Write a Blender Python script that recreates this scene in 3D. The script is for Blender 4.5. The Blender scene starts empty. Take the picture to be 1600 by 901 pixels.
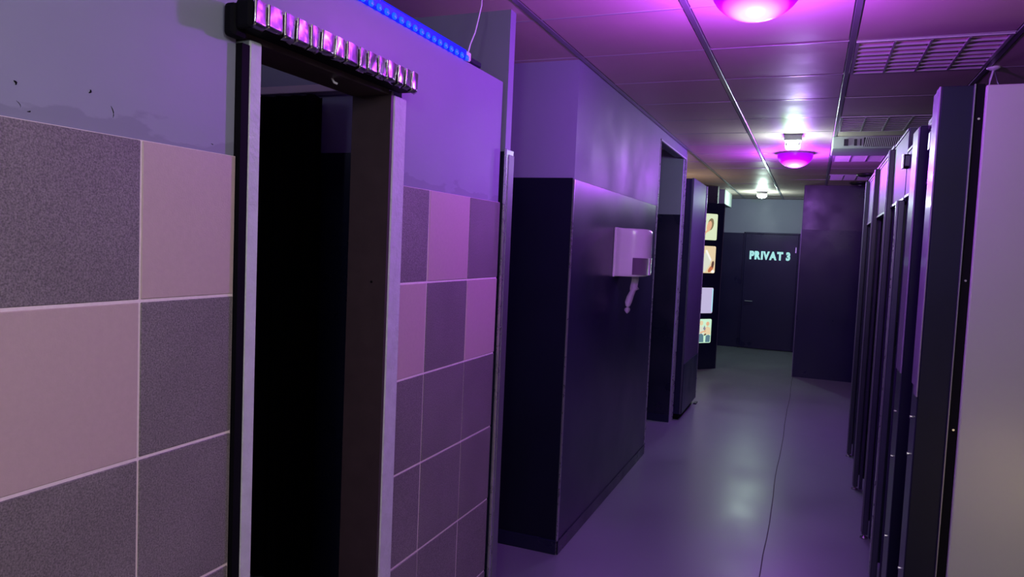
import bpy, bmesh, math, random
from mathutils import Vector, Matrix
random.seed(7)
S = bpy.context.scene
COL = S.collection
H = 1.58

# ---------------------------------------------------------------- camera
yaw, pit, rol = (math.radians(v) for v in (22.323, -3.513, 2.483))
f = Vector((-math.sin(yaw)*math.cos(pit), math.cos(yaw)*math.cos(pit), math.sin(pit)))
r = Vector((math.cos(yaw), math.sin(yaw), 0)); u = r.cross(f)
r2 = math.cos(rol)*r + math.sin(rol)*u; u2 = -math.sin(rol)*r + math.cos(rol)*u
cam = bpy.data.objects.new('camera', bpy.data.cameras.new('camera'))
cam.matrix_world = Matrix(((r2.x, u2.x, -f.x, 0), (r2.y, u2.y, -f.y, 0), (r2.z, u2.z, -f.z, H), (0, 0, 0, 1)))
cam.data.sensor_width = 36; cam.data.lens = 36*1134.7/1600; cam.data.clip_start = .02
COL.objects.link(cam); S.camera = cam

# ---------------------------------------------------------------- world, exposure
W = bpy.data.worlds.new('world'); S.world = W; W.use_nodes = True
W.node_tree.nodes['Background'].inputs[0].default_value = (.10, .10, .30, 1)
W.node_tree.nodes['Background'].inputs[1].default_value = .05
S.view_settings.view_transform = 'Standard'; S.view_settings.look = 'None'
S.view_settings.gamma = 1; S.view_settings.use_curve_mapping = False
S.view_settings.exposure = 0.0
MAG = (.46, .06, 1.0); COOL = (.72, 1.0, .86)

def lamp(name, loc, power, color, radius=.06, spot=None, rot=None):
    d = bpy.data.lights.new(name, 'SPOT' if spot else 'POINT'); d.energy = power; d.color = color
    d.shadow_soft_size = radius
    if spot: d.spot_size = math.radians(spot); d.spot_blend = .6
    o = bpy.data.objects.new(name, d); o.location = loc
    if rot: o.rotation_euler = rot
    COL.objects.link(o); return o

# unseen lamps without fittings; the rear white and magenta pair is assumed room lighting
lamp('rear_white_lamp', (.05, -.75, 2.33), 32, (.97, .97, .95), .12)
lamp('near_white_fill', (.25, .45, 2.2), 18, (.93, .97, .92), .12)  # added fill that lifts the near tiles and the board
lamp('niche_lamp', (-1.65, 8.9, 1.9), 9, (1.0, .80, .52), .15)  # unseen, assumed from warm light on the far ceiling
lamp('rear_magenta_lamp', (-.2, -1.75, 2.3), 12, MAG, .16)
lamp('board_warm_fill', (1.15, .9, .35), 15.0, (1.0, .76, .38), .3)  # added low fill that warms the lower part of the board
lamp('side_room_fill', (-2.7, 1.1, 2.36), 2.2, (.55, .55, 1.0), .1)  # added fill for the beam and cross wall, no lamp known there

# ---------------------------------------------------------------- materials
def nodes(m):
    m.use_nodes = True; nt = m.node_tree; return nt, nt.nodes, nt.links, nt.nodes['Principled BSDF']
def mat(name, col, rough=.5, metal=0, spec=.5, noise=0, nscale=6, bump=0, bscale=60, rvar=0, coat=0, emit=None, es=0, detail=4):
    m = bpy.data.materials.new(name); nt, N, Lk, B = nodes(m)
    B.inputs['Base Color'].default_value = (*col, 1); B.inputs['Roughness'].default_value = rough
    B.inputs['Metallic'].default_value = metal; B.inputs['Specular IOR Level'].default_value = spec
    B.inputs['Coat Weight'].default_value = coat; B.inputs['Coat Roughness'].default_value = .08
    tc = N.new('ShaderNodeNewGeometry')
    if noise or rvar:
        n = N.new('ShaderNodeTexNoise'); n.inputs['Scale'].default_value = nscale; n.inputs['Detail'].default_value = detail
        Lk.new(tc.outputs['Position'], n.inputs['Vector'])
        if noise:
            mx = N.new('ShaderNodeMix'); mx.data_type = 'RGBA'
            mx.inputs[6].default_value = (*[c*(1-noise) for c in col], 1); mx.inputs[7].default_value = (*[min(1, c*(1+noise)) for c in col], 1)
            Lk.new(n.outputs['Fac'], mx.inputs[0]); Lk.new(mx.outputs[2], B.inputs['Base Color'])
        if rvar:
            mr = N.new('ShaderNodeMapRange'); mr.inputs[1].default_value = .3; mr.inputs[2].default_value = .7
            mr.inputs[3].default_value = max(.02, rough-rvar); mr.inputs[4].default_value = rough+rvar
            Lk.new(n.outputs['Fac'], mr.inputs[0]); Lk.new(mr.outputs[0], B.inputs['Roughness'])
    if bump:
        n2 = N.new('ShaderNodeTexNoise'); n2.inputs['Scale'].default_value = bscale; n2.inputs['Detail'].default_value = 3
        Lk.new(tc.outputs['Position'], n2.inputs['Vector'])
        b = N.new('ShaderNodeBump'); b.inputs['Strength'].default_value = bump; b.inputs['Distance'].default_value = .01
        Lk.new(n2.outputs['Fac'], b.inputs['Height']); Lk.new(b.outputs[0], B.inputs['Normal'])
    if emit:
        B.inputs['Emission Color'].default_value = (*emit, 1); B.inputs['Emission Strength'].default_value = es
    return m

def paint_mat(name, col, z0=None, rough=.45, band=.26):
    """grey wall paint with faint trowel marks; a rough smeared band just above height z0"""
    m = mat(name, col, rough, noise=.06, nscale=3, rvar=.08)
    nt, N, Lk, B = nodes(m)
    g = N.new('ShaderNodeNewGeometry'); sx = N.new('ShaderNodeSeparateXYZ'); Lk.new(g.outputs['Position'], sx.inputs[0])
    n = N.new('ShaderNodeTexNoise'); n.inputs['Scale'].default_value = 14; n.inputs['Detail'].default_value = 6
    mp = N.new('ShaderNodeMapping'); mp.inputs['Scale'].default_value = (1, .45, 1.2)
    Lk.new(g.outputs['Position'], mp.inputs[0]); Lk.new(mp.outputs[0], n.inputs['Vector'])
    b = N.new('ShaderNodeBump'); b.inputs['Strength'].default_value = .12; b.inputs['Distance'].default_value = .01
    Lk.new(n.outputs['Fac'], b.inputs['Height']); Lk.new(b.outputs[0], B.inputs['Normal'])
    if z0 is not None:
        # band = noise-edged strip between z0 and about z0+6 cm
        a = N.new('ShaderNodeMath'); a.operation = 'MULTIPLY_ADD'; a.inputs[1].default_value = .17; a.inputs[2].default_value = z0-.060
        Lk.new(n.outputs['Fac'], a.inputs[0])
        lt = N.new('ShaderNodeMath'); lt.operation = 'SUBTRACT'; Lk.new(a.outputs[0], lt.inputs[0]); Lk.new(sx.outputs['Z'], lt.inputs[1])
        k = N.new('ShaderNodeMath'); k.operation = 'MULTIPLY'; k.inputs[1].default_value = 160; k.use_clamp = True; Lk.new(lt.outputs[0], k.inputs[0])
        k2 = N.new('ShaderNodeMath'); k2.operation = 'MULTIPLY'; k2.inputs[1].default_value = band; Lk.new(k.outputs[0], k2.inputs[0])
        mx = N.new('ShaderNodeMix'); mx.data_type = 'RGBA'
        src = B.inputs['Base Color'].links[0].from_socket
        Lk.new(k2.outputs[0], mx.inputs[0]); Lk.new(src, mx.inputs[6]); mx.inputs[7].default_value = (*[c*.35 for c in col], 1)
        Lk.new(mx.outputs[2], B.inputs['Base Color'])
    return m

PAINT = (.255, .265, .37)
M = dict(
    paint_l=paint_mat('paint_left', PAINT, 1.744),
    paint=paint_mat('paint_grey', PAINT),
    paint_w2=paint_mat('paint_beside_dispenser', PAINT, None, .52),
    black=mat('black_panel', (.009, .011, .036), .32, noise=.1, nscale=4, bump=.03, bscale=4, rvar=.08),
    black2=mat('black_gloss_panel', (.009, .011, .050), .34, spec=.35, noise=.06, nscale=3, bump=.02, bscale=3, rvar=.07),
    dado2=mat('satin_dark_panel', (.020, .020, .055), .34, noise=.2, nscale=2, bump=.03, bscale=2.5, rvar=.06),
    pitch=mat('matt_black', (.003, .003, .005), .7, spec=.1),
    tile_light=mat('light_tile', (.50, .38, .40), .42, noise=.07, nscale=90, bump=.05, bscale=260),
    grout=mat('grout', (.80, .68, .74), .8, noise=.12, nscale=120),
    alu=mat('aluminium', (.55, .55, .60), .30, metal=.85, noise=.12, nscale=30, rvar=.06),
    alu_dark=mat('dull_aluminium', (.20, .20, .25), .4, metal=.6, noise=.1, nscale=30),
    jamb=mat('whitewashed_jamb', (.54, .56, .62), .5, noise=.18, nscale=26, bump=.25, bscale=90),
    lining=mat('dark_brown_lining', (.045, .028, .034), .5, noise=.3, nscale=20),
    beam=mat('pale_beam', (.62, .48, .62), .6, noise=.1),
    foil=mat('silver_foil', (.30, .29, .32), .24, metal=.95, bump=.22, bscale=11, rvar=.08, nscale=20),
    ceil=mat('ceiling_pan', (.66, .51, .47), .48, spec=.35, noise=.08, nscale=2.2, bump=.04, bscale=5, rvar=.07),
    runner=mat('ceiling_runner', (.30, .29, .32), .32, metal=.5, noise=.1),
    gap=mat('ceiling_gap', (.05, .045, .05), .7),
    louvre=mat('louvre', (.62, .58, .60), .3, metal=.4),
    louvre_in=mat('warm_lit_reflector', (.66, .48, .28), .25, metal=.5),  # warm tint puts reflected warm light into the base colour
    white=mat('white_plastic', (.84, .84, .82), .22, coat=.3),
    white_d=mat('smoky_window', (.40, .34, .40), .2, coat=.3),
    paper=mat('paper', (.85, .80, .86), .9),
    board=mat('white_laminate', (.37, .41, .36), .30, noise=.05, nscale=2, rvar=.03),
    steel=mat('steel', (.6, .6, .62), .25, metal=.9),
    part_black=mat('partition_black', (.006, .007, .020), .45, spec=.18, noise=.3, nscale=4),
    film=mat('glossy_film', (.22, .20, .27), .34, spec=.3, coat=.12, bump=.12, bscale=22),
    edge=mat('panel_edge', (.030, .033, .058), .35, noise=.2),
    header=mat('header_laminate', (.085, .09, .13), .46, spec=.28, noise=.15, nscale=4, bump=.04, bscale=6),
    led_white=mat('led_lens', (1, 1, 1), .4, emit=COOL, es=26),
    base=mat('lamp_base', (.55, .58, .56), .4),
    blue=mat('blue_led', (.0, .01, .4), .3, emit=(.0, .006, 1.0), es=1.7),
    blue_dot=mat('blue_led_dot', (.0, .03, .5), .3, emit=(.004, .045, 1.0), es=2.6),
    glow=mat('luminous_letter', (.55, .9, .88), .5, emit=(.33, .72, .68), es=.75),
    green=mat('grey_green_board', (.45, .52, .50), .5),
    wire=mat('white_wire', (.85, .82, .9), .5),
    dark=mat('dark_vent', (.012, .012, .015), .4),
)
def speckle():
    m = bpy.data.materials.new('dark_tile'); nt, N, Lk, B = nodes(m)
    g = N.new('ShaderNodeNewGeometry'); n = N.new('ShaderNodeTexNoise'); n.inputs['Scale'].default_value = 330; n.inputs['Detail'].default_value = 2
    Lk.new(g.outputs['Position'], n.inputs['Vector'])
    n3 = N.new('ShaderNodeTexNoise'); n3.inputs['Scale'].default_value = 5; Lk.new(g.outputs['Position'], n3.inputs['Vector'])
    cr = N.new('ShaderNodeValToRGB'); cr.color_ramp.elements[0].position = .32; cr.color_ramp.elements[1].position = .70
    cr.color_ramp.elements[0].color = (.135, .115, .135, 1); cr.color_ramp.elements[1].color = (.32, .28, .31, 1)
    Lk.new(n.outputs['Fac'], cr.inputs[0])
    mx = N.new('ShaderNodeMix'); mx.data_type = 'RGBA'; mx.blend_type = 'MULTIPLY'; mx.inputs[0].default_value = .35
    Lk.new(cr.outputs[0], mx.inputs[6]); Lk.new(n3.outputs['Fac'], mx.inputs[7]); Lk.new(mx.outputs[2], B.inputs['Base Color'])
    b = N.new('ShaderNodeBump'); b.inputs['Strength'].default_value = .35; b.inputs['Distance'].default_value = .003
    Lk.new(n.outputs['Fac'], b.inputs['Height']); Lk.new(b.outputs[0], B.inputs['Normal']); B.inputs['Roughness'].default_value = .48
    return m
M['tile_dark'] = speckle()
def floor_mat():
    m = mat('floor_coating', (.195, .225, .25), .34, noise=.12, nscale=1.7, rvar=.05, bump=.03, bscale=12, detail=7)
    return m
M['floor'] = floor_mat()
def dome_mat(cx, cy):
    """magenta shade: hottest where the bulb sits close behind the plastic"""
    m = bpy.data.materials.new('magenta_shade'); nt, N, Lk, B = nodes(m)
    tc = N.new('ShaderNodeTexCoord'); vm = N.new('ShaderNodeVectorMath'); vm.operation = 'DISTANCE'
    vm.inputs[1].default_value = (0, -.035, -.128); Lk.new(tc.outputs['Object'], vm.inputs[0])
    cr = N.new('ShaderNodeValToRGB'); e = cr.color_ramp.elements
    e[0].position = .045; e[0].color = (1.0, .62, 1.0, 1); e[1].position = .165; e[1].color = (.32, .0, .95, 1)
    a = e.new(.088); a.color = (.95, .12, 1.0, 1); b = e.new(.115); b.color = (.56, .0, 1.0, 1)
    Lk.new(vm.outputs['Value'], cr.inputs[0]); Lk.new(cr.outputs[0], B.inputs['Emission Color'])
    B.inputs['Emission Strength'].default_value = 1.35; B.inputs['Base Color'].default_value = (.10, .01, .16, 1); B.inputs['Roughness'].default_value = .3; B.inputs['Specular IOR Level'].default_value = .1
    return m

# ---------------------------------------------------------------- mesh helpers
def box(bm, x0, x1, y0, y1, z0, z1, bev=0):
    xs, ys, zs = sorted((x0, x1)), sorted((y0, y1)), sorted((z0, z1))
    v = [bm.verts.new((x, y, z)) for x in xs for y in ys for z in zs]
    F = [bm.faces.new([v[i] for i in q]) for q in ((0, 1, 3, 2), (4, 6, 7, 5), (0, 4, 5, 1), (2, 3, 7, 6), (0, 2, 6, 4), (1, 5, 7, 3))]
    if bev:
        es = list({e for fc in F for e in fc.edges})
        bmesh.ops.bevel(bm, geom=es, offset=bev, segments=2 if bev > .004 else 1, affect='EDGES', profile=.5)
    return bm
def B_(x0, x1, y0, y1, z0, z1, bev=0): return box(bmesh.new(), x0, x1, y0, y1, z0, z1, bev)
def tube(bm, pts, rad, n=6):
    pts = [Vector(p) for p in pts]; rings = []
    for i, p in enumerate(pts):
        t = (pts[min(i+1, len(pts)-1)] - pts[max(i-1, 0)]).normalized()
        a = t.cross(Vector((0, 0, 1)));
        if a.length < .05: a = t.cross(Vector((1, 0, 0)))
        a.normalize(); b = t.cross(a)
        rr = rad[i] if isinstance(rad, (list, tuple)) else rad
        rings.append([bm.verts.new(p + rr*(math.cos(2*math.pi*k/n)*a + math.sin(2*math.pi*k/n)*b)) for k in range(n)])
    for A, C in zip(rings, rings[1:]):
        for k in range(n): bm.faces.new((A[k], A[(k+1) % n], C[(k+1) % n], C[k]))
    bm.faces.new(rings[0][::-1]); bm.faces.new(rings[-1]); return bm
def lathe(bm, prof, c, n=40):
    """prof: (radius, z) list around vertical axis at c"""
    rings = []
    for (rr, z) in prof:
        if rr < 1e-5: rings.append([bm.verts.new((c[0], c[1], c[2]+z))])
        else: rings.append([bm.verts.new((c[0]+rr*math.cos(2*math.pi*k/n), c[1]+rr*math.sin(2*math.pi*k/n), c[2]+z)) for k in range(n)])
    for A, C in zip(rings, rings[1:]):
        for k in range(n):
            q = [A[k % len(A)], A[(k+1) % len(A)], C[(k+1) % len(C)], C[k % len(C)]]
            q2 = []
            for v in q:
                if v not in q2: q2.append(v)
            if len(q2) > 2: bm.faces.new(q2)
    return bm
def prism(bm, poly, z0, z1, bev=0):
    """vertical prism from xy polygon"""
    a = [bm.verts.new((x, y, z0)) for x, y in poly]; b = [bm.verts.new((x, y, z1)) for x, y in poly]
    n = len(poly); bm.faces.new(a[::-1]); bm.faces.new(b)
    for i in range(n): bm.faces.new((a[i], a[(i+1) % n], b[(i+1) % n], b[i]))
    if bev: bmesh.ops.bevel(bm, geom=bm.edges[:], offset=bev, segments=2, affect='EDGES', profile=.5)
    return bm
def obj(name, bm, m, parent=None, smooth=False, loc=None):
    if parent is not None: org = parent['_o'] if '_o' in parent else parent.location
    org = Vector(parent['_o']) if parent is not None else (Vector(loc) if loc else None)
    bmesh.ops.recalc_face_normals(bm, faces=bm.faces[:])
    if org is None:
        cs = [v.co for v in bm.verts]
        org = Vector(((min(c.x for c in cs)+max(c.x for c in cs))/2, (min(c.y for c in cs)+max(c.y for c in cs))/2, min(c.z for c in cs)))
    bmesh.ops.translate(bm, verts=bm.verts[:], vec=-org)
    me = bpy.data.meshes.new(name); bm.to_mesh(me); bm.free()
    for p in me.polygons: p.use_smooth = smooth
    if isinstance(m, str): m = M[m]
    me.materials.append(m)
    o = bpy.data.objects.new(name, me); COL.objects.link(o)
    o['_o'] = tuple(org)
    if parent is not None: o.parent = parent
    else: o.location = org
    return o
def tag(o, label, cat, group=None, kind=None):
    o['label'] = label; o['category'] = cat
    if group: o['group'] = group
    if kind: o['kind'] = kind
    return o
def thing(name, label, cat, loc, group=None, kind=None):
    o = bpy.data.objects.new(name, None); COL.objects.link(o); o.empty_display_size = .05
    o.location = loc; o['_o'] = tuple(loc); return tag(o, label, cat, group, kind)
def struct(name, bm, m, label, cat='wall'):
    return tag(obj(name, bm, m), label, cat, kind='structure')

ZC = 2.5; DADO = 1.92
# ---------------------------------------------------------------- floor
fl = struct('floor', B_(-3.4, 2.4, -3.0, 13.0, -.10, -.004), 'gap', 'smooth grey coated floor running the length of the corridor', 'floor')
bm = bmesh.new(); ys = [-3+16*i/64 for i in range(65)]
seam = [-.139+.004*math.sin(3.1*y)+.003*random.uniform(-1, 1) for y in ys]
for side in (0, 1):
    bm = bmesh.new()
    for y, s in zip(ys, seam):
        a = (-3.4, s-.0028) if side == 0 else (s+.0028, 2.4)
        for x in a:
            bm.verts.new((x, y, 0)); bm.verts.new((x, y, -.004))
    bm.verts.ensure_lookup_table(); v = bm.verts
    for i in range(64):
        a, b = 4*i, 4*i+4
        bm.faces.new((v[a], v[a+2], v[b+2], v[b])); bm.faces.new((v[a], v[b], v[b+1], v[a+1])); bm.faces.new((v[a+2], v[a+3], v[b+3], v[b+2]))
    obj('floor_sheet', bm, 'floor', fl)

# ---------------------------------------------------------------- ceiling
ce = struct('ceiling', B_(-3.4, 2.4, -3.0, 13.0, ZC+.012, ZC+.10), 'gap', 'suspended ceiling of wide metal pans with runners', 'ceiling')
XB = [-3.5+.6*k for k in range(11)]                 # ... -1.1 -0.5 0.1 0.7 ...
Y0 = 3.44
def make_pan(w, d):
    bm = bmesh.new(); nx, ny = 4, 4
    for i in range(nx+1):
        for j in range(ny+1):
            x, y = w*(i/nx-.5), d*(j/ny-.5)
            sag = -.0022*(1-(2*i/nx-1)**2)*(1-(2*j/ny-1)**2)
            bm.verts.new((x, y, sag))
    bm.verts.ensure_lookup_table(); v = bm.verts
    for i in range(nx):
        for j in range(ny):
            a = i*(ny+1)+j; bm.faces.new((v[a], v[a+1], v[a+ny+2], v[a+ny+1]))
    r = bmesh.ops.extrude_edge_only(bm, edges=[e for e in bm.edges if e.is_boundary])
    nv = [g for g in r['geom'] if isinstance(g, bmesh.types.BMVert)]
    bmesh.ops.translate(bm, verts=nv, vec=(0, 0, .012))
    for q in nv: q.co.x *= 1.008; q.co.y *= 1.008
    bmesh.ops.recalc_face_normals(bm, faces=bm.faces[:])
    bmesh.ops.reverse_faces(bm, faces=[q for q in bm.faces if q.normal.z > .5])
    me = bpy.data.meshes.new('ceiling_tile'); bm.to_mesh(me); bm.free(); me.materials.append(M['ceil']); return me
pan = make_pan(.566, .590)
louv_rows = {0, 3, 6, 9}
for i in range(1, 9):
    xc = XB[i]+.3
    if xc < -3.2 or xc > 2.2: continue
    for k in range(-8, 16):
        if i == 6 and k in louv_rows: continue
        if xc < -1.2 and k < -5: continue
        o = bpy.data.objects.new('ceiling_tile', pan); COL.objects.link(o); o.parent = ce
        yc = Y0+.6*k+.3
        o.location = Vector((xc, yc, ZC)) - Vector(ce['_o'])
        o.rotation_euler = (random.gauss(0, .0022), random.gauss(0, .0016), 0)
        # the copies share mesh data
for i in range(1, 10):
    x = XB[i]
    bm = bmesh.new(); box(bm, x-.012, x+.012, -1.5, 12.8, ZC-.004, ZC+.012, .0015); box(bm, x-.0165, x+.0165, -1.5, 12.8, ZC+.004, ZC+.012)
    obj('ceiling_runner', bm, 'runner', ce)
bm = bmesh.new()
for k in range(-8, 16):
    y = Y0+.6*k
    for i in range(1, 9): box(bm, XB[i]+.013, XB[i+1]-.013, y-.006, y+.006, ZC-.0015, ZC+.010, .001)
cb = obj('cross_bar', bm, 'louvre', ce); cb['kind'] = 'stuff'

# louvred light fittings, switched off
def louvre(k, label):
    y0, x0 = Y0+.6*k, XB[6]
    t = thing('louvre_light', label, 'ceiling light', (x0+.3, y0+.3, ZC-.01), 'unlit louvred light fittings')
    bm = bmesh.new()
    box(bm, x0+.015, x0+.585, y0+.008, y0+.02, ZC-.006, ZC+.012); box(bm, x0+.015, x0+.585, y0+.58, y0+.592, ZC-.006, ZC+.012)
    box(bm, x0+.015, x0+.028, y0+.02, y0+.58, ZC-.006, ZC+.012); box(bm, x0+.572, x0+.585, y0+.02, y0+.58, ZC-.006, ZC+.012)
    obj('frame', bm, 'louvre', t)
    for a, b in ((x0+.03, x0+.57),):
        bm = bmesh.new(); n = 24; V = []
        for j in range(n+1):
            yy = y0+.02+.56*j/n; zz = ZC+.010 - .006*abs(math.sin(math.pi*4*j/n))
            V.append((bm.verts.new((a, yy, zz)), bm.verts.new((b, yy, zz))))
        for p, q in zip(V, V[1:]): bm.faces.new((p[0], p[1], q[1], q[0]))
        obj('reflector', bm, 'louvre_in', t, True)
    for j in range(1, 8):
        yy = y0+.02+.07*j; obj('slat', B_(x0+.028, x0+.572, yy-.0035, yy+.0035, ZC-.006, ZC+.004), 'louvre', t)
    for j in range(1, 4):
        xx = x0+.028+.136*j; obj('divider', B_(xx-.004, xx+.004, y0+.02, y0+.58, ZC-.007, ZC+.003), 'louvre', t)
louvre(0, 'unlit louvred light panel nearest the camera, with warm glow on its front edge')
louvre(3, 'unlit louvred light panel just before the white ceiling vent')
louvre(6, 'unlit louvred light panel tinted pink just beyond the white ceiling vent')
louvre(9, 'farthest unlit louvred light panel, between the two dark round vents')

# ---------------------------------------------------------------- tiled partition on the left
TX = -1.158                                          # tile face
LW0, LW1, LWE, LTOP = 1.228, 1.906, 2.655, 2.212     # gap, right jamb edge, free end, top
bm = bmesh.new()
box(bm, -1.245, TX-.008, -3.0, LW0, 0, LTOP); box(bm, -1.245, TX-.008, LW1, LWE, 0, LTOP); box(bm, -1.245, TX-.008, LW0, LW1, 2.02, LTOP)
wl = struct('wall_left', bm, 'paint_l', 'grey painted partition with light and dark square tiles below')
rows = [1.744, 1.443, 1.142, .843, .543, .243, 0.0]
for (a, b) in ((-.85, LW0), (LW1, LWE)):
    bm = bmesh.new(); box(bm, TX-.0082, TX-.0022, a, b-.001, 0, 1.742); obj('grout_bed', bm, 'grout', wl)
def tiles(cols, light):
    for ci, (a, b) in enumerate(cols):
        for ri in range(6):
            z1, z0 = rows[ri]-.0030, rows[ri+1]+.0030
            j = random.uniform(-.0008, .0008)
            bm = B_(TX-.007, TX+j, a+.0022, b-.0022, z0, z1, .0015)
            obj('tile', bm, 'tile_light' if (ci, ri) in light else 'tile_dark', wl)
lc = [(.99-.3*k, 1.29-.3*k) for k in range(0, 7)]; lc[0] = (.99, LW0); lc = [(max(a, -.83), b) for a, b in lc]
tiles(lc, {(0, 0), (1, 1), (2, 0), (3, 1), (4, 0), (5, 1), (6, 0)})
tiles([(LW1, 2.088), (2.088, 2.388), (2.388, LWE+.004)], {(1, 0), (0, 1), (2, 1)})
for (y, z, dy, dz, rr) in ((.762, 1.797, .001, .003, .0018), (.889, 1.81, -.0015, .003, .0018), (.933, 1.783, .002, .010, .0009), (.768, 1.765, .003, .005, .0005), (.784, 1.757, .002, -.001, .0010), (1.166, 1.759, .002, .001, .0008)):
    bm = tube(bmesh.new(), [(TX-.008, y+dy*(t-.5)*2+.003*math.sin(3*t), z-dz*(t-.5)*2) for t in (0, .25, .5, .75, 1)], [rr*.4, rr, rr*1.1, rr*.8, rr*.3], 5)
    obj('paint_chip', bm, 'pitch', wl)

# doorway frame in the tiled partition
df = thing('doorway_frame', 'whitewashed doorway frame with dark lining in the tiled partition', 'door frame', (-1.2, 1.58, 0))
obj('jamb', B_(-1.20, -1.148, 1.252, 1.289, 0, 1.995, .003), 'jamb', df)
obj('jamb', B_(-1.20, -1.148, 1.838, 1.906, 0, 1.995, .003), 'jamb', df)
obj('lining', B_(-1.285, -1.152, 1.826, 1.838, 0, 2.005), 'lining', df)
obj('lining', B_(-1.285, -1.200, 1.240, 1.252, 0, 2.005), 'pitch', df)
obj('gap_shade', B_(-1.24, -1.149, 1.229, 1.2515, 0, 1.982), 'pitch', df)  # black strip added to darken the open gap beside the jamb
obj('lining', B_(-1.285, -1.160, 1.252, 1.826, 1.995, 2.018), 'lining', df)
obj('screw_hole', tube(bmesh.new(), [(-1.20, 1.8265, 1.45), (-1.20, 1.825, 1.45)], .004, 8), 'pitch', df)
obj('hook', tube(bmesh.new(), [(-1.20, 1.61, 1.995), (-1.195, 1.612, 1.985), (-1.19, 1.62, 1.982)], .003, 6), 'wire', df)

# foil valance over the doorway
va = thing('foil_valance', 'black bar wrapped in pleated silver foil above the doorway', 'valance', (-1.13, 1.53, 2.0))
obj('bar', B_(-1.157, -1.096, 1.2, 1.872, 2.006, 2.058, .006), 'pitch', va)
obj('end_shadow_block', B_(-1.162, -1.132, 1.185, 1.228, 1.985, 2.055, .010), 'pitch', va)  # black block in place of the valance's shadow on the wall
obj('end_shadow_block', B_(-1.134, -1.094, 1.190, 1.206, 2.0, 2.060, .007), 'pitch', va)
yb = [1.198, 1.238, 1.29, 1.331, 1.38, 1.42, 1.474, 1.518, 1.573, 1.61, 1.658, 1.701, 1.76, 1.798, 1.834, 1.874]
for a, b in zip(yb, yb[1:]):
    bm = bmesh.new(); n, mz = 8, 9; ph, am = random.uniform(0, 6), random.uniform(.001, .0035); dz = random.uniform(-.003, .003); G = []
    for i in range(-1, n+1):
        s = max(0, i)/n; row = []
        for j in range(mz+1):
            t = j/mz
            x = -1.0885 + .0014*math.sin(math.pi*s) + am*math.sin(ph+5*s+2.2*t)*t
            x -= .0045*s + (.0035 if i < 0 else 0)
            z = 2.060-.056*t + dz*t
            if t > .9: x -= .012*(t-.9)/.1
            row.append(bm.verts.new((x + random.uniform(-.0004, .0004), a+.0012+(b-a-.0024)*s, z)))
        G.append(row)
    for i in range(n+1):
        for j in range(mz): bm.faces.new((G[i][j], G[i+1][j], G[i+1][j+1], G[i][j+1]))
    obj('foil_pleat', bm, 'foil', va, True)

# blue LED strip along the top of the partition
ls = thing('led_strip', 'glowing blue light strip along the top edge of the grey partition', 'light strip', (-1.165, 1.1, LTOP))
obj('tube', B_(-1.185, -1.158, -.4, 2.315, LTOP+.001, LTOP+.036, .006), 'blue', ls)
for k in range(34):
    y = 1.0+.0398*k
    bm = bmesh.new(); bmesh.ops.create_uvsphere(bm, u_segments=8, v_segments=5, radius=.013, matrix=Matrix.Translation((-1.157, y, LTOP+.008)) @ Matrix.Diagonal((.4, 1, .8, 1)))
    obj('diode', bm, 'blue_dot', ls, True)
obj('end_cap', B_(-1.187, -1.156, 2.315, 2.345, LTOP+.001, LTOP+.033, .004), 'white', ls)
obj('connector', B_(-1.186, -1.160, 2.345, 2.44, LTOP+.001, LTOP+.022, .004), 'black', ls)
wp = [(-1.165, 2.335, 2.243), (-1.17, 2.36, 2.28), (-1.17, 2.395, 2.33), (-1.172, 2.42, 2.38), (-1.17, 2.44, 2.44), (-1.18, 2.46, 2.503)]
tag(obj('power_wire', tube(bmesh.new(), wp, .0028, 6), 'wire', smooth=True), 'thin white wire rising from the end of the blue light strip to the ceiling', 'wire')

# ---------------------------------------------------------------- cross wall behind the partition
cw = struct('wall_cross', B_(-3.4, -1.156, 2.682, 2.735, 0, ZC), 'paint', 'narrow grey cross wall end rising to the ceiling behind the tiled partition')
obj('dado_panel', B_(-3.39, -1.160, 2.675, 2.682, 0, 1.945), 'black', cw)
obj('dado_panel', B_(-3.39, -1.160, 2.735, 2.742, 0, 1.945), 'black', cw)
cp = thing('corner_profile', 'metal corner profile capping the lower end of the grey cross wall', 'corner trim', (-1.16, 2.71, 0))
obj('profile', B_(-1.156, -1.148, 2.672, 2.752, 0, 1.955, .002), 'alu', cp)
obj('profile_lip', B_(-1.149, -1.145, 2.700, 2.752, 0, 1.935, .001), 'alu_dark', cp)
obj('profile_lip', B_(-1.150, -1.144, 2.672, 2.678, 0, 1.955, .001), 'alu', cp)
obj('screw', tube(bmesh.new(), [(-1.149, 2.69, 1.24), (-1.144, 2.69, 1.24)], .004, 8), 'steel', cp)
# inside the small dark room behind the doorway
obj_b = tag(obj('door_lintel', B_(-2.6, -1.80, 2.60, 2.6745, 2.196, 2.228, .003), 'beam'), 'pale horizontal beam high in the dark room behind the doorway', 'beam')
bm = bmesh.new(); n = 44; top = []; bot = []
for i in range(n+1):
    x = -2.75+.785*i/n; y = 2.57+.014*math.sin(i*1.35)
    zt = 2.178 if i < n-1 else 2.165
    top.append(bm.verts.new((x, y, zt))); bot.append(bm.verts.new((x, y, .02)))
for i in range(n): bm.faces.new((top[i], top[i+1], bot[i+1], bot[i]))
bmesh.ops.solidify(bm, geom=bm.faces[:], thickness=.004)
tag(obj('black_curtain', bm, 'pitch', smooth=True), 'black curtain hanging below the pale beam inside the dark doorway', 'curtain')
struct('wall_side', B_(-3.4, -3.3, -3.0, 13.0, 0, ZC), 'black', 'dark side wall at the back of the side rooms')
struct('wall_front', B_(-3.4, 2.4, -3.1, -3.0, 0, ZC), 'paint', 'grey end wall behind the photographer')

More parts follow.
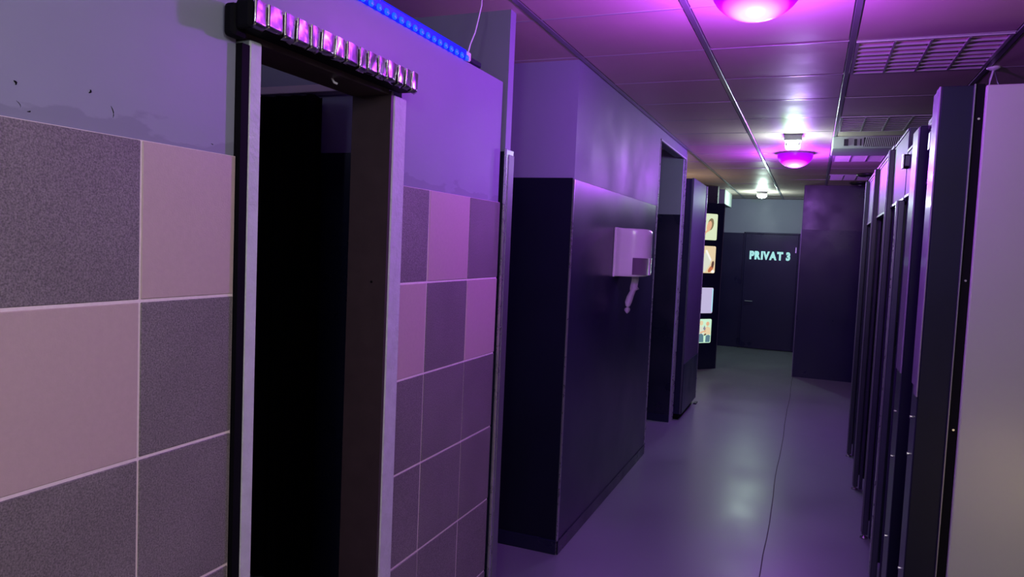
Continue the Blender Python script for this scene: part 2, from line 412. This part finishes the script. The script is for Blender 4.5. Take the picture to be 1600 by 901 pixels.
# ---------------------------------------------------------------- wall with the dispenser
W2 = -1.117
bm = bmesh.new()
box(bm, -3.3, W2-.001, 3.476, 3.56, 0, ZC)           # cross face
box(bm, W2-.09, W2-.001, 3.56, 5.575, 0, ZC)
box(bm, W2-.09, W2-.001, 5.575, 6.79, 2.425, ZC)
box(bm, W2-.09, W2-.001, 6.76, 6.79, 0, 2.425)
w2 = struct('wall_left', bm, 'paint_w2', 'purple lit grey wall with dark satin lower panel carrying the paper dispenser')
obj('dado_panel', B_(W2-.006, W2+.003, 3.474, 5.535, .075, 1.915, .0015), 'dado2', w2)
obj('dado_panel', B_(-3.3, W2-.008, 3.470, 3.476, .075, 1.92), 'part_black', w2)
obj('corner_strip', B_(W2-.004, W2+.005, 3.468, 3.476, .0, 1.915, .001), 'alu', w2)
obj('end_strip', B_(W2-.004, W2+.005, 5.535, 5.541, .0, 1.925, .001), 'alu', w2)
bb = struct('baseboard_left', B_(W2-.004, W2+.008, 3.468, 5.541, 0, .075, .003), 'black', 'low black skirting under the dark wall panel', 'skirting')
struct('baseboard_cross', B_(-3.3, W2-.004, 3.462, 3.474, 0, .075, .003), 'black', 'low black skirting in the recess behind the tiled partition', 'skirting')
# doorway beyond
dr = thing('doorway_trim', 'thin pink lit metal trim around the tall doorway after the dispenser', 'door frame', (W2, 6.2, 0))
obj('trim_strip', B_(W2-.012, W2+.004, 5.568, 5.578, 0, 2.425, .001), 'alu', dr)
obj('trim_strip', B_(W2-.012, W2+.004, 5.568, 6.79, 2.412, 2.425, .001), 'jamb', dr)
obj('trim_strip', B_(W2-.012, W2+.004, 6.745, 6.757, 0, 2.425, .001), 'alu', dr)
obj('trim_strip', B_(W2-.012, W2+.006, 6.782, 6.794, 0, 2.47, .001), 'alu', dr)
cw2 = struct('wall_cross', B_(-3.3, W2-.012, 6.70, 6.76, 0, ZC), 'paint', 'grey and black cross wall seen inside the tall doorway')
obj('dado_panel', B_(-3.3, W2-.014, 6.692, 6.70, .07, 1.91), 'black', cw2)
obj('dado_panel', B_(-3.3, W2-.014, 6.686, 6.70, 0, .07), 'black2', cw2)

# ---------------------------------------------------------------- paper dispenser
dp = thing('paper_dispenser', 'white rounded paper towel dispenser on the purple lit wall', 'dispenser', (W2, 4.42, 1.41))
def oval(y0, y1, x1, n=18, x0=W2+.003, p=2.6):
    cy, hy = (y0+y1)/2, (y1-y0)/2; P = [(x0, y0), ]
    for i in range(n+1):
        a = -math.pi/2+math.pi*i/n
        sx = abs(math.cos(a))**(2/p); sy = abs(math.sin(a))**(2/p)*(1 if math.sin(a) > 0 else -1)
        P.append((x0+.05+(x1-x0-.05)*sx, cy+hy*sy))
    P.append((x0, y1)); return P
bm = bmesh.new()
lev = [(1.413, .80), (1.418, .92), (1.43, .985), (1.46, 1), (1.66, 1), (1.69, .985), (1.700, .95), (1.703, .85)]
R_ = []
for z, k in lev:
    P = oval(4.42-.115*(.9+.1*k), 4.42+.115*(.9+.1*k), W2+.003+.205*k); R_.append([bm.verts.new((x, y, z)) for x, y in P])
for A, C in zip(R_, R_[1:]):
    for i in range(len(A)): bm.faces.new((A[i], A[(i+1) % len(A)], C[(i+1) % len(C)], C[i]))
bm.faces.new(R_[0][::-1]); bm.faces.new(R_[-1])
obj('casing', bm, 'white', dp, True)
bm = bmesh.new(); P = oval(4.304, 4.536, W2+.2095)[3:19]
A = [bm.verts.new((x, y, 1.426)) for x, y in P]; C = [bm.verts.new((x, y, 1.528)) for x, y in P]
for i in range(len(P)-1): bm.faces.new((A[i], A[i+1], C[i+1], C[i]))
bmesh.ops.solidify(bm, geom=bm.faces[:], thickness=.002)
obj('window', bm, 'white_d', dp, True)
obj('back_plate', B_(W2+.003, W2+.018, 4.298, 4.542, 1.408, 1.708, .004), 'white', dp)
obj('red_mark', B_(W2+.2105, W2+.2125, 4.41, 4.416, 1.495, 1.525), mat('red_mark', (.6, .05, .1), .5), dp)
tw = thing('paper_towel', 'twisted strip of pink white paper hanging from the dispenser', 'paper towel', (-.99, 4.42, 1.18))
def strip(cs, nm, m='paper'):
    bm = bmesh.new(); prev = None
    for (x, y, z, w, tw_) in cs:
        dx, dy = math.sin(tw_)*w, math.cos(tw_)*w
        c = [bm.verts.new((x+dx*s, y+dy*s+.004*abs(s), z)) for s in (-1, 0, 1)]
        if prev:
            for i in (0, 1): bm.faces.new((prev[i], prev[i+1], c[i+1], c[i]))
        prev = c
    bmesh.ops.solidify(bm, geom=bm.faces[:], thickness=.0015); return obj(nm, bm, m, tw, True)
strip([(-1.00, 4.425, 1.411, .026, .7), (-1.00, 4.423, 1.39, .025, .8), (-1.005, 4.42, 1.35, .025, .9), (-1.0, 4.42, 1.335, .034, .8), (-1.007, 4.41, 1.325, .024, .6), (-1.02, 4.40, 1.29, .023, .9), (-1.028, 4.395, 1.255, .022, 1.1), (-1.03, 4.39, 1.23, .014, 1.2), (-1.03, 4.39, 1.222, .004, 1.2)], 'sheet')
strip([(-1.03, 4.392, 1.225, .004, .8), (-1.032, 4.39, 1.215, .019, .8), (-1.032, 4.39, 1.203, .020, .9), (-1.032, 4.392, 1.190, .010, 1), (-1.032, 4.392, 1.183, .002, 1)], 'torn_end')

# ---------------------------------------------------------------- dark cubicle block past the doorway
cb_ = thing('cubicle', 'dark glossy cubicle block standing on a black plinth past the doorway', 'cubicle', (-1.5, 7.4, 0))
obj('side_panel', B_(-1.065, -1.044, 6.84, 7.72, .055, 2.255, .003), 'header', cb_)
obj('front_panel', B_(-1.98, -1.064, 6.835, 6.86, .055, 2.25, .002), 'black2', cb_)
obj('back_panel', B_(-1.98, -1.064, 7.70, 7.72, .055, 2.25, .002), 'black', cb_)
obj('lower_panel', B_(-1.046, -1.040, 6.84, 7.72, .06, .53, .001), 'black2', cb_)
obj('edge_strip', B_(-1.050, -1.038, 7.715, 7.725, .055, 2.255, .001), 'alu', cb_)
obj('plinth', B_(-1.96, -1.075, 6.86, 7.70, 0, .055), 'pitch', cb_)
obj('foot', B_(-1.05, -1.02, 7.65, 7.76, 0, .012, .002), 'black', cb_)

# ---------------------------------------------------------------- pillar with backlit pictures
A0 = Vector((-1.42, 9.85, 0)); T = Vector((.638, .770, 0)).normalized(); Nn = Vector((T.y, -T.x, 0))
def P3(t, z, d=0): q = A0+T*t+Nn*d; return (q.x, q.y, z)
def slab(t0, t1, z0, z1, d0, d1, bev=0):
    bm = bmesh.new(); v = [bm.verts.new(P3(t, z, d)) for t in (t0, t1) for d in (d0, d1) for z in (z0, z1)]
    for q in ((0, 1, 3, 2), (4, 6, 7, 5), (0, 4, 5, 1), (2, 3, 7, 6), (0, 2, 6, 4), (1, 5, 7, 3)): bm.faces.new([v[i] for i in q])
    if bev: bmesh.ops.bevel(bm, geom=bm.edges[:], offset=bev, segments=2, affect='EDGES')
    return bm
pl = thing('display_pillar', 'black angled pillar holding a column of four backlit pictures', 'pillar', (-1.25, 10.05, 0))
obj('body', slab(-.25, .452, 0, 2.24, -.09, 0, .003), 'black', pl)
obj('edge_strip', slab(.448, .455, 0, 2.24, -.006, .003), 'alu_dark', pl)
struct('wall_pier', B_(-1.9, -1.262, 10.42, 10.55, 0, ZC), 'black', 'narrow black pier reaching the ceiling behind the lit pictures')
tag(obj('duct_box', B_(-1.42, -1.225, 10.95, 11.9, 2.295, ZC, .004), 'green'), 'pale grey green box duct under the ceiling behind the picture pillar', 'duct')
def emat(name, c, s=1.0): return mat(name, tuple(v*.5 for v in c), .4, emit=c, es=s)
E_ = dict(ivory=emat('lit_ivory', (.66, .78, .50)), skin=emat('lit_skin', (.72, .42, .24)), hair=emat('lit_hair', (.22, .17, .09)),
          beige=emat('lit_beige', (.74, .60, .36)), cream=emat('lit_cream', (.66, .70, .56)), rust=emat('lit_rust', (.50, .15, .06)), brown=emat('lit_brown', (.10, .05, .04)),
          lilac=emat('lit_lilac', (.50, .46, .66)), cyan=emat('lit_cyan', (.35, .85, .9)), white=emat('lit_white', (.9, .9, .8)),
          jeans=emat('lit_jeans', (.10, .20, .24)), mint=emat('lit_mint', (.55, .85, .60)), grey=emat('lit_grey', (.26, .24, .28)))
def rrect(t0, t1, z0, z1, d0, d1, rad=.02):
    bm = bmesh.new(); P = []
    for (ct, cz, a0) in ((t1-rad, z1-rad, 0), (t0+rad, z1-rad, 90), (t0+rad, z0+rad, 180), (t1-rad, z0+rad, 270)):
        for k in range(5):
            a = math.radians(a0+22.5*k); P.append((ct+rad*math.cos(a), cz+rad*math.sin(a)))
    a = [bm.verts.new(P3(t, z, d0)) for t, z in P]; b = [bm.verts.new(P3(t, z, d1)) for t, z in P]
    bm.faces.new(a); bm.faces.new(b[::-1])
    for i in range(len(P)): bm.faces.new((a[i], a[(i+1) % len(P)], b[(i+1) % len(P)], b[i]))
    return bm
def poly(pts, t0, z0, w, h, d):
    bm = bmesh.new(); a = [bm.verts.new(P3(t0+x*w, z0+y*h, d)) for x, y in pts]; b = [bm.verts.new(P3(t0+x*w, z0+y*h, d-.001)) for x, y in pts]
    bm.faces.new(a); bm.faces.new(b[::-1])
    for i in range(len(pts)): bm.faces.new((a[i], a[(i+1) % len(pts)], b[(i+1) % len(pts)], b[i]))
    return bm
def ell(cx, cy, rx, ry, rot=0, n=16):
    c, s = math.cos(rot), math.sin(rot)
    return [(cx+rx*math.cos(2*math.pi*k/n)*c-ry*math.sin(2*math.pi*k/n)*s, cy+rx*math.cos(2*math.pi*k/n)*s+ry*math.sin(2*math.pi*k/n)*c) for k in range(n)]
pics = [(1.745, 2.095, 'ivory', 'top backlit picture on the pillar, a dark haired head on pale green', [
            ('hair', ell(.52, .60, .25, .20, .9)), ('skin', ell(.42, .53, .22, .15, .9)), ('skin', [(.12, .28), (.35, .45), (.48, .36), (.22, .26), (.14, .12), (.02, .10)]), ('skin', ell(.10, .84, .05, .10))]),
        (1.303, 1.665, 'beige', 'second backlit picture from the top, beige with a white diagonal stroke', [
            ('cream', [(.05, .05), (.30, .03), (.65, .35), (.62, .55), (.30, .80), (.10, .60)]), ('white', [(.25, .82), (.36, .86), (.72, .50), (.66, .42)]), ('rust', ell(.70, .16, .22, .09, .5)), ('brown', ell(.82, .33, .13, .09, 1.2)), ('white', ell(.85, .06, .12, .055))]),
        (.762, 1.107, 'lilac', 'third backlit picture from the top, plain pale lilac', [
            ('cyan', [(.02, .5), (.07, .5), (.14, .96), (.04, .94)]), ('cyan', [(.93, .06), (.98, .06), (.98, .95), (.93, .95)])]),
        (.36, .684, 'mint', 'lowest backlit picture on the pillar, two people in pale tops and jeans', [
            ('cream', [(.03, .34), (.05, .60), (.22, .72), (.42, .66), (.46, .34)]), ('beige', ell(.27, .83, .13, .10)), ('beige', [(.48, .36), (.52, .62), (.70, .70), (.93, .62), (.97, .34)]),
            ('skin', ell(.72, .80, .12, .09)), ('skin', [(.20, .46), (.60, .54), (.62, .48), (.22, .40)]), ('grey', [(.40, .60), (.50, .74), (.60, .58), (.50, .52)]),
            ('jeans', [(.03, .03), (.03, .34), (.28, .40), (.45, .33), (.47, .03)]), ('jeans', [(.60, .03), (.62, .30), (.80, .34), (.94, .30), (.92, .03)]), ('brown', [(.46, .34), (.60, .40), (.66, .34), (.50, .30)])])]
for z0, z1, bg, lab, sh in pics:
    t = thing('backlit_picture', lab, 'picture', P3(.2, z0, .006), 'backlit pictures on the pillar')
    obj('bezel', rrect(.072, .338, z0-.010, z1+.010, .0005, .004, .026), 'pitch', t)
    obj('glowing_panel', rrect(.082, .328, z0, z1, .003, .007), E_[bg], t)
    for i, (c, pts) in enumerate(sh):
        obj('picture_shape', poly(pts, .082, z0, .246, z1-z0, .0084+.0004*i), E_[c], t)

# ---------------------------------------------------------------- far walls and door
wb = struct('wall_back', B_(-3.3, 2.4, 12.8, 12.9, 0, ZC), 'paint', 'far wall, grey blue above and dark below, around the private room door')
obj('dado_panel', B_(-3.3, -1.075, 12.79, 12.8, 0, 1.932), 'black2', wb)
obj('dado_panel', B_(-.19, 2.4, 12.79, 12.8, 0, 1.905), 'black2', wb)
dn = thing('door_1', 'dark purple door lettered PRIVAT 3 at the end of the corridor', 'door', (-.63, 12.78, 0), kind='structure')
obj('panel', B_(-1.05, -.225, 12.745, 12.785, .012, 1.92, .003), 'black2', dn)
obj('frame', B_(-1.078, -1.052, 12.75, 12.80, 0, 1.945, .003), 'black2', dn)
obj('frame', B_(-.222, -.188, 12.75, 12.80, 0, 1.935, .003), 'black2', dn)
obj('frame', B_(-1.078, -.188, 12.75, 12.80, 1.922, 1.948, .003), 'black2', dn)
bm = bmesh.new(); tube(bm, [(-1.0, 12.745, .80), (-1.0, 12.69, .80), (-.88, 12.69, .80)], .008, 8); obj('handle', bm, 'alu_dark', dn)
obj('door_edge_plate', B_(-.262, -.248, 12.74, 12.746, 1.63, 1.72), 'alu', dn)
def letters(word, x0, x1, z0, hgt, y, parent):
    raw = []
    for ch in word:
        if ch == ' ': raw.append(None); continue
        cu = bpy.data.curves.new('letter', 'FONT'); cu.body = ch; cu.size = 1; cu.offset = .06; cu.extrude = .02; cu.resolution_u = 4
        o = bpy.data.objects.new('letter', cu); COL.objects.link(o); bpy.context.view_layer.update()
        me = bpy.data.meshes.new_from_object(o.evaluated_get(bpy.context.evaluated_depsgraph_get()))
        bpy.data.objects.remove(o)
        xs = [v.co.x for v in me.vertices]; yy = [v.co.y for v in me.vertices]
        raw.append((me, min(xs), max(xs), min(yy), max(yy)))
    gap = {'V': -.005, 'A': -.045}
    tot = 0; pos = []
    for ch, q in zip(word, raw):
        if q is None: tot += .30; pos.append(None); continue
        tot += gap.get(ch, .035); pos.append(tot); tot += q[2]-q[1]
    k = (x1-x0)/tot
    for ch, q, p in zip(word, raw, pos):
        if q is None: continue
        me, a, b, c, d = q; s = hgt/(d-c)
        for v in me.vertices:
            X, Z, D = x0+(v.co.x-a+p)*k, z0+(v.co.y-c)*s, v.co.z*.1
            v.co = Vector((X, y-D, Z))-Vector(parent['_o'])
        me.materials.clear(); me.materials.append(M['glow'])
        o = bpy.data.objects.new('letter', me); COL.objects.link(o); o.parent = parent
letters('PRIVAT 3', -.975, -.335, 1.497, .14, 12.742, dn)

bw = struct('wall_right', B_(-.15, 2.4, 10.18, 10.32, 0, ZC), 'black2', 'dark purple wall block right of the private room door')
obj('upper_panel', B_(-.146, 2.4, 10.172, 10.18, 1.93, ZC), 'black', bw)
obj('corner_strip', B_(-.156, -.149, 10.172, 10.186, 0, 1.92), 'alu_dark', bw)
struct('wall_right', B_(-.15, -.05, 10.32, 12.79, 0, ZC), 'black', 'dark return wall running from the purple block to the far door')
struct('wall_right', B_(1.75, 1.85, -3, 10.18, 0, ZC), 'black', 'dark outer wall behind the row of cubicles on the right')

# ---------------------------------------------------------------- cubicle row on the right
SX = .38
rr = 'cubicle partitions on the right'
# end partition
ep = thing('partition', 'nearest tall black partition with a glossy purple edge, beside the white board', 'partition', (.45, 3.0, 0), rr)
obj('panel', B_(SX+.004, .499, 2.968, 3.0, .01, 2.198, .002), 'part_black', ep)
obj('pilaster', B_(SX+.002, SX+.03, 2.972, 3.115, .01, 2.196, .004), 'edge', ep)
obj('film_strip', B_(SX-.003, SX+.003, 2.969, 3.04, 1.09, 2.198, .0015), 'film', ep)
obj('film_strip', B_(SX-.002, SX+.003, 3.046, 3.112, 1.12, 2.194, .0015), 'film', ep)
obj('corner_profile', B_(.484, .513, 2.958, 2.968, 0, 2.200, .002), 'pitch', ep)
obj('profile_line', B_(.481, .4845, 2.955, 2.968, 0, 2.200), 'alu_dark', ep)
for z in (2.08, 1.52, .99, .45): 
    obj('screw', tube(bmesh.new(), [(.500, 2.958, z), (.500, 2.953, z)], .004, 8), 'steel', ep)
for z in (1.0, .86, .42):
    obj('screw', tube(bmesh.new(), [(SX+.002, 3.06, z), (SX-.006, 3.06, z)], .006, 8), 'steel', ep)
tag(obj('white_board', B_(.514, 1.75, 2.945, 2.968, 0, 2.194, .006), 'board'), 'pale beige grey board wall panel at the right edge, beside the black partition', 'panel')

# second partition with header set back behind it
p2 = thing('partition', 'second tall black partition from the camera with a glossy pink lit edge', 'partition', (.45, 3.5, 0), rr)
obj('panel', B_(SX+.004, .47, 3.475, 3.50, .01, 2.146, .002), 'part_black', p2)
obj('pilaster', B_(SX+.002, SX+.02, 3.478, 3.66, .01, 2.143, .004), 'edge', p2)
obj('film_strip', B_(SX-.003, SX+.003, 3.480, 3.655, 1.10, 2.140, .0015), 'film', p2)
for z in (.92, .72, .36):
    obj('screw', tube(bmesh.new(), [(SX+.002, 3.57, z), (SX-.006, 3.57, z)], .006, 8), 'steel', p2)

def hinge(parent, x, y, z, m='film'):
    obj('latch_housing', B_(x, x+.034, y, y+.05, z, z+.062, .003), 'pitch', parent)
    obj('latch_face', B_(x+.005, x+.030, y-.006, y+.002, z+.007, z+.056, .002), m, parent)
    obj('latch_rim', B_(x-.004, x+.001, y-.004, y+.04, z-.003, z+.064, .001), 'alu', parent)
# cubicle fronts: (y0, y1, header z0, z1, x)
def front(y0, y1, z0, z1, x, label, open_=False, lat=None):
    t = thing('cubicle', label, 'cubicle', (x, (y0+y1)/2, 0), 'cubicle fronts along the right side')
    obj('header_panel', B_(x, x+.022, y0, y1, z0, z1, .003), 'header', t)
    obj('header_rim', B_(x-.004, x, y0+.01, y1-.01, z0, z0+.012, .001), 'alu', t)
    obj('header_rim', B_(x-.004, x, y0+.01, y1-.01, z1-.012, z1, .001), 'alu_dark', t)
    obj('door', B_(x+.075, x+.10, y0+(.09 if 3.8 < y0 < 3.9 else .01), y1-.02, .10, z0+.03, .003), 'black2', t)
    if not 3.8 < y0 < 3.9: obj('door_post', B_(x+.04, x+.075, y0, y0+.03, .06, z0+.02, .003), 'edge', t)
    obj('door_post', B_(x+.01, x+.03, y1-.04, y1-.01, .02, z0, .003), 'edge', t)
    if y1-y0 > .5: obj('door_handle', tube(bmesh.new(), [(x+.075, y0+.12, 1.0), (x+.03, y0+.12, 1.0), (x+.03, y0+.22, 1.0)], .008, 8), 'alu_dark', t)
    return t
t = front(3.12, 3.475, 1.90, 2.125, .42, 'narrow cubicle front between the two nearest black partitions')
hinge(t, .395, 3.24, 2.02)
obj('top_rail', B_(.41, .44, 3.12, 3.475, 2.127, 2.165, .003), 'alu', t)
t = front(3.665, 3.853, 1.872, 2.095, SX+.002, 'low cubicle front just past the second black partition, glowing magenta')
hinge(t, SX-.022, 3.78, 2.005, 'edge')
t = front(3.862, 4.50, 1.866, 2.20, SX, 'cubicle front with the tall magenta lit header, third from the camera')
obj('header_side', B_(SX+.004, SX+.05, 3.857, 3.863, 1.86, 2.20), 'black', t)
front(4.585, 5.44, 1.855, 2.185, SX, 'cubicle front just before the farthest one on the right')
front(5.53, 6.33, 1.845, 2.185, SX, 'farthest cubicle front on the right, its header greenish lit')
for (y, lab, m, x) in ((3.93, 'slim cubicle post with a bright cold shine, nearest of the thin posts', 'alu', .358), (4.54, 'slim black cubicle post, second of the thin posts', 'edge', .358), (5.48, 'slim black cubicle post, third of the thin posts', 'edge', .356), (6.37, 'farthest slim black cubicle post at the end of the row', 'edge', .356)):
    top = 1.865 if y < 4 else 2.185
    t = thing('cubicle_post', lab, 'post', (x, y, 0), 'thin posts of the cubicle row')
    obj('post', B_(x+.002, x+.03, y-.035, y+.035, .022, top, .003), 'edge', t)
    obj('edge_strip', B_(x-.003, x+.002, y+.012, y+.035, .022, top, .001), 'alu' if m == 'alu' else 'alu_dark', t)
    obj('edge_strip', B_(x-.003, x+.002, y-.035, y-.026, .022, top, .001), 'alu_dark', t)
    obj('divider', B_(x+.03, x+.9, y-.012, y+.012, .10, top-.02), 'black', t)
    obj('foot', lathe(bmesh.new(), [(0, 0), (.022, 0), (.020, .008), (.008, .012), (.008, .03), (0, .03)], (x+.012, y-.02, 0), 12), 'steel', t, True)
tag(obj('top_rail', B_(SX-.008, SX+.012, 4.45, 6.4, 2.188, 2.205, .002), 'film'), 'thin rail along the top of the far cubicle fronts, tinted magenta', 'rail')

# ---------------------------------------------------------------- ceiling fittings
def dome(cx, cy, label):
    t = thing('dome_lamp', label, 'ceiling lamp', (cx, cy, ZC), 'magenta dome ceiling lamps')
    R, D = .152, .13
    prof = [(R*math.sin(math.radians(a)), -.012-(D-.012)*math.cos(math.radians(a))) for a in range(0, 91, 6)]
    obj('shade', lathe(bmesh.new(), prof, (cx, cy, ZC), 48), dome_mat(cx, cy), t, True)
    obj('base_ring', lathe(bmesh.new(), [(R-.01, -.013), (R+.004, -.013), (R+.006, -.004), (R+.006, 0), (0, 0)], (cx, cy, ZC), 48), mat('magenta_ring', (.5, .1, .6), .4), t)
    return t
dome(-.23, 2.62, 'nearest glowing magenta dome lamp at the top edge')
dome(-.20, 7.03, 'smaller glowing magenta dome lamp farther down the corridor')
lamp('dome_light', (-.23, 2.62, ZC-.20), 48, MAG, .05)
lamp('dome_light', (-.20, 7.03, ZC-.20), 50, MAG, .05)
t = thing('led_lamp', 'small square greenish white lamp in front of the farther magenta dome', 'ceiling lamp', (-.192, 6.0, ZC), 'small white ceiling lamps')
obj('base', B_(-.256, -.130, 5.93, 6.07, ZC-.045, ZC, .006), 'base', t)
obj('lens', B_(-.246, -.142, 5.945, 6.055, ZC-.105, ZC-.045, .018), 'led_white', t)
obj('clip', B_(-.243, -.232, 5.938, 5.947, ZC-.085, ZC-.062), 'base', t); obj('clip', B_(-.152, -.141, 5.938, 5.947, ZC-.085, ZC-.062), 'base', t)
lamp('led_light', (-.192, 6.0, ZC-.15), 8.5, COOL, .04)
t = thing('led_lamp', 'tiny round white lamp at the far end of the ceiling above the last door', 'ceiling lamp', (-.74, 11.3, ZC), 'small white ceiling lamps')
obj('base', lathe(bmesh.new(), [(0, 0), (.075, 0), (.075, -.035), (0, -.035)], (-.74, 11.3, ZC), 24), 'base', t)
obj('lens', lathe(bmesh.new(), [(.068, -.034), (.068, -.065), (.05, -.085), (.02, -.092), (0, -.094)], (-.74, 11.3, ZC), 24), 'led_white', t, True)
lamp('led_light', (-.74, 11.3, ZC-.13), 24, COOL, .04)

# white ceiling vent
t = thing('ceiling_vent', 'white box vent with a slatted grille under the ceiling above the cubicles', 'vent', (.38, 6.2, 2.4))
obj('casing', B_(.085, 1.1, 6.06, 6.5, 2.405, ZC, .008), 'base', t)
obj('recess', B_(.30, .62, 6.052, 6.060, 2.418, 2.485), 'dark', t)
for a, b in ((.165, .195), (.235, .255), (.275, .285)): obj('slot', B_(a, b, 6.052, 6.062, 2.425, 2.475), 'dark', t)
for k in range(26):
    x = .305+.0125*k
    bm = bmesh.new(); v = [bm.verts.new(p) for p in ((x, 6.046, 2.418), (x+.005, 6.046, 2.418), (x+.014, 6.046, 2.485), (x+.009, 6.046, 2.485))]
    bm.faces.new(v); r_ = bmesh.ops.extrude_face_region(bm, geom=bm.faces[:]); bmesh.ops.translate(bm, verts=[g for g in r_['geom'] if isinstance(g, bmesh.types.BMVert)], vec=(0, .008, 0))
    obj('grille_slat', bm, 'white', t)
for (x, y, lab) in ((.51, 8.75, 'nearer of the two dark round vents in the far ceiling'), (.48, 9.72, 'farther of the two dark round vents in the far ceiling')):
    t = thing('round_vent', lab, 'vent', (x, y, ZC), 'dark round ceiling vents')
    obj('disc', lathe(bmesh.new(), [(0, 0), (.11, 0), (.13, -.012), (.10, -.030), (0, -.034)], (x, y, ZC), 28), 'dark', t, True)
    obj('hub', lathe(bmesh.new(), [(0, -.033), (.03, -.033), (.02, -.045), (0, -.046)], (x, y, ZC), 16), 'alu_dark', t, True)
# hook and hanging wires
t = thing('ceiling_hook', 'small white ceiling hook with two wires above the black partition', 'hook', (.725, 4.03, ZC))
obj('rose', lathe(bmesh.new(), [(0, 0), (.028, 0), (.028, -.008), (.012, -.016), (0, -.018)], (.725, 4.03, ZC), 16), 'white', t, True)
obj('wire', tube(bmesh.new(), [(.725, 4.03, 2.485), (.715, 4.03, 2.44), (.71, 4.03, 2.38), (.722, 4.03, 2.31), (.73, 4.03, 2.1)], .005, 6), 'wire', t, True)
obj('wire', tube(bmesh.new(), [(.73, 4.03, 2.485), (.745, 4.03, 2.43), (.775, 4.03, 2.37), (.79, 4.03, 2.31), (.80, 4.03, 2.1)], .0025, 6), 'alu_dark', t, True)

for o in bpy.data.objects:
    if '_o' in o: del o['_o']
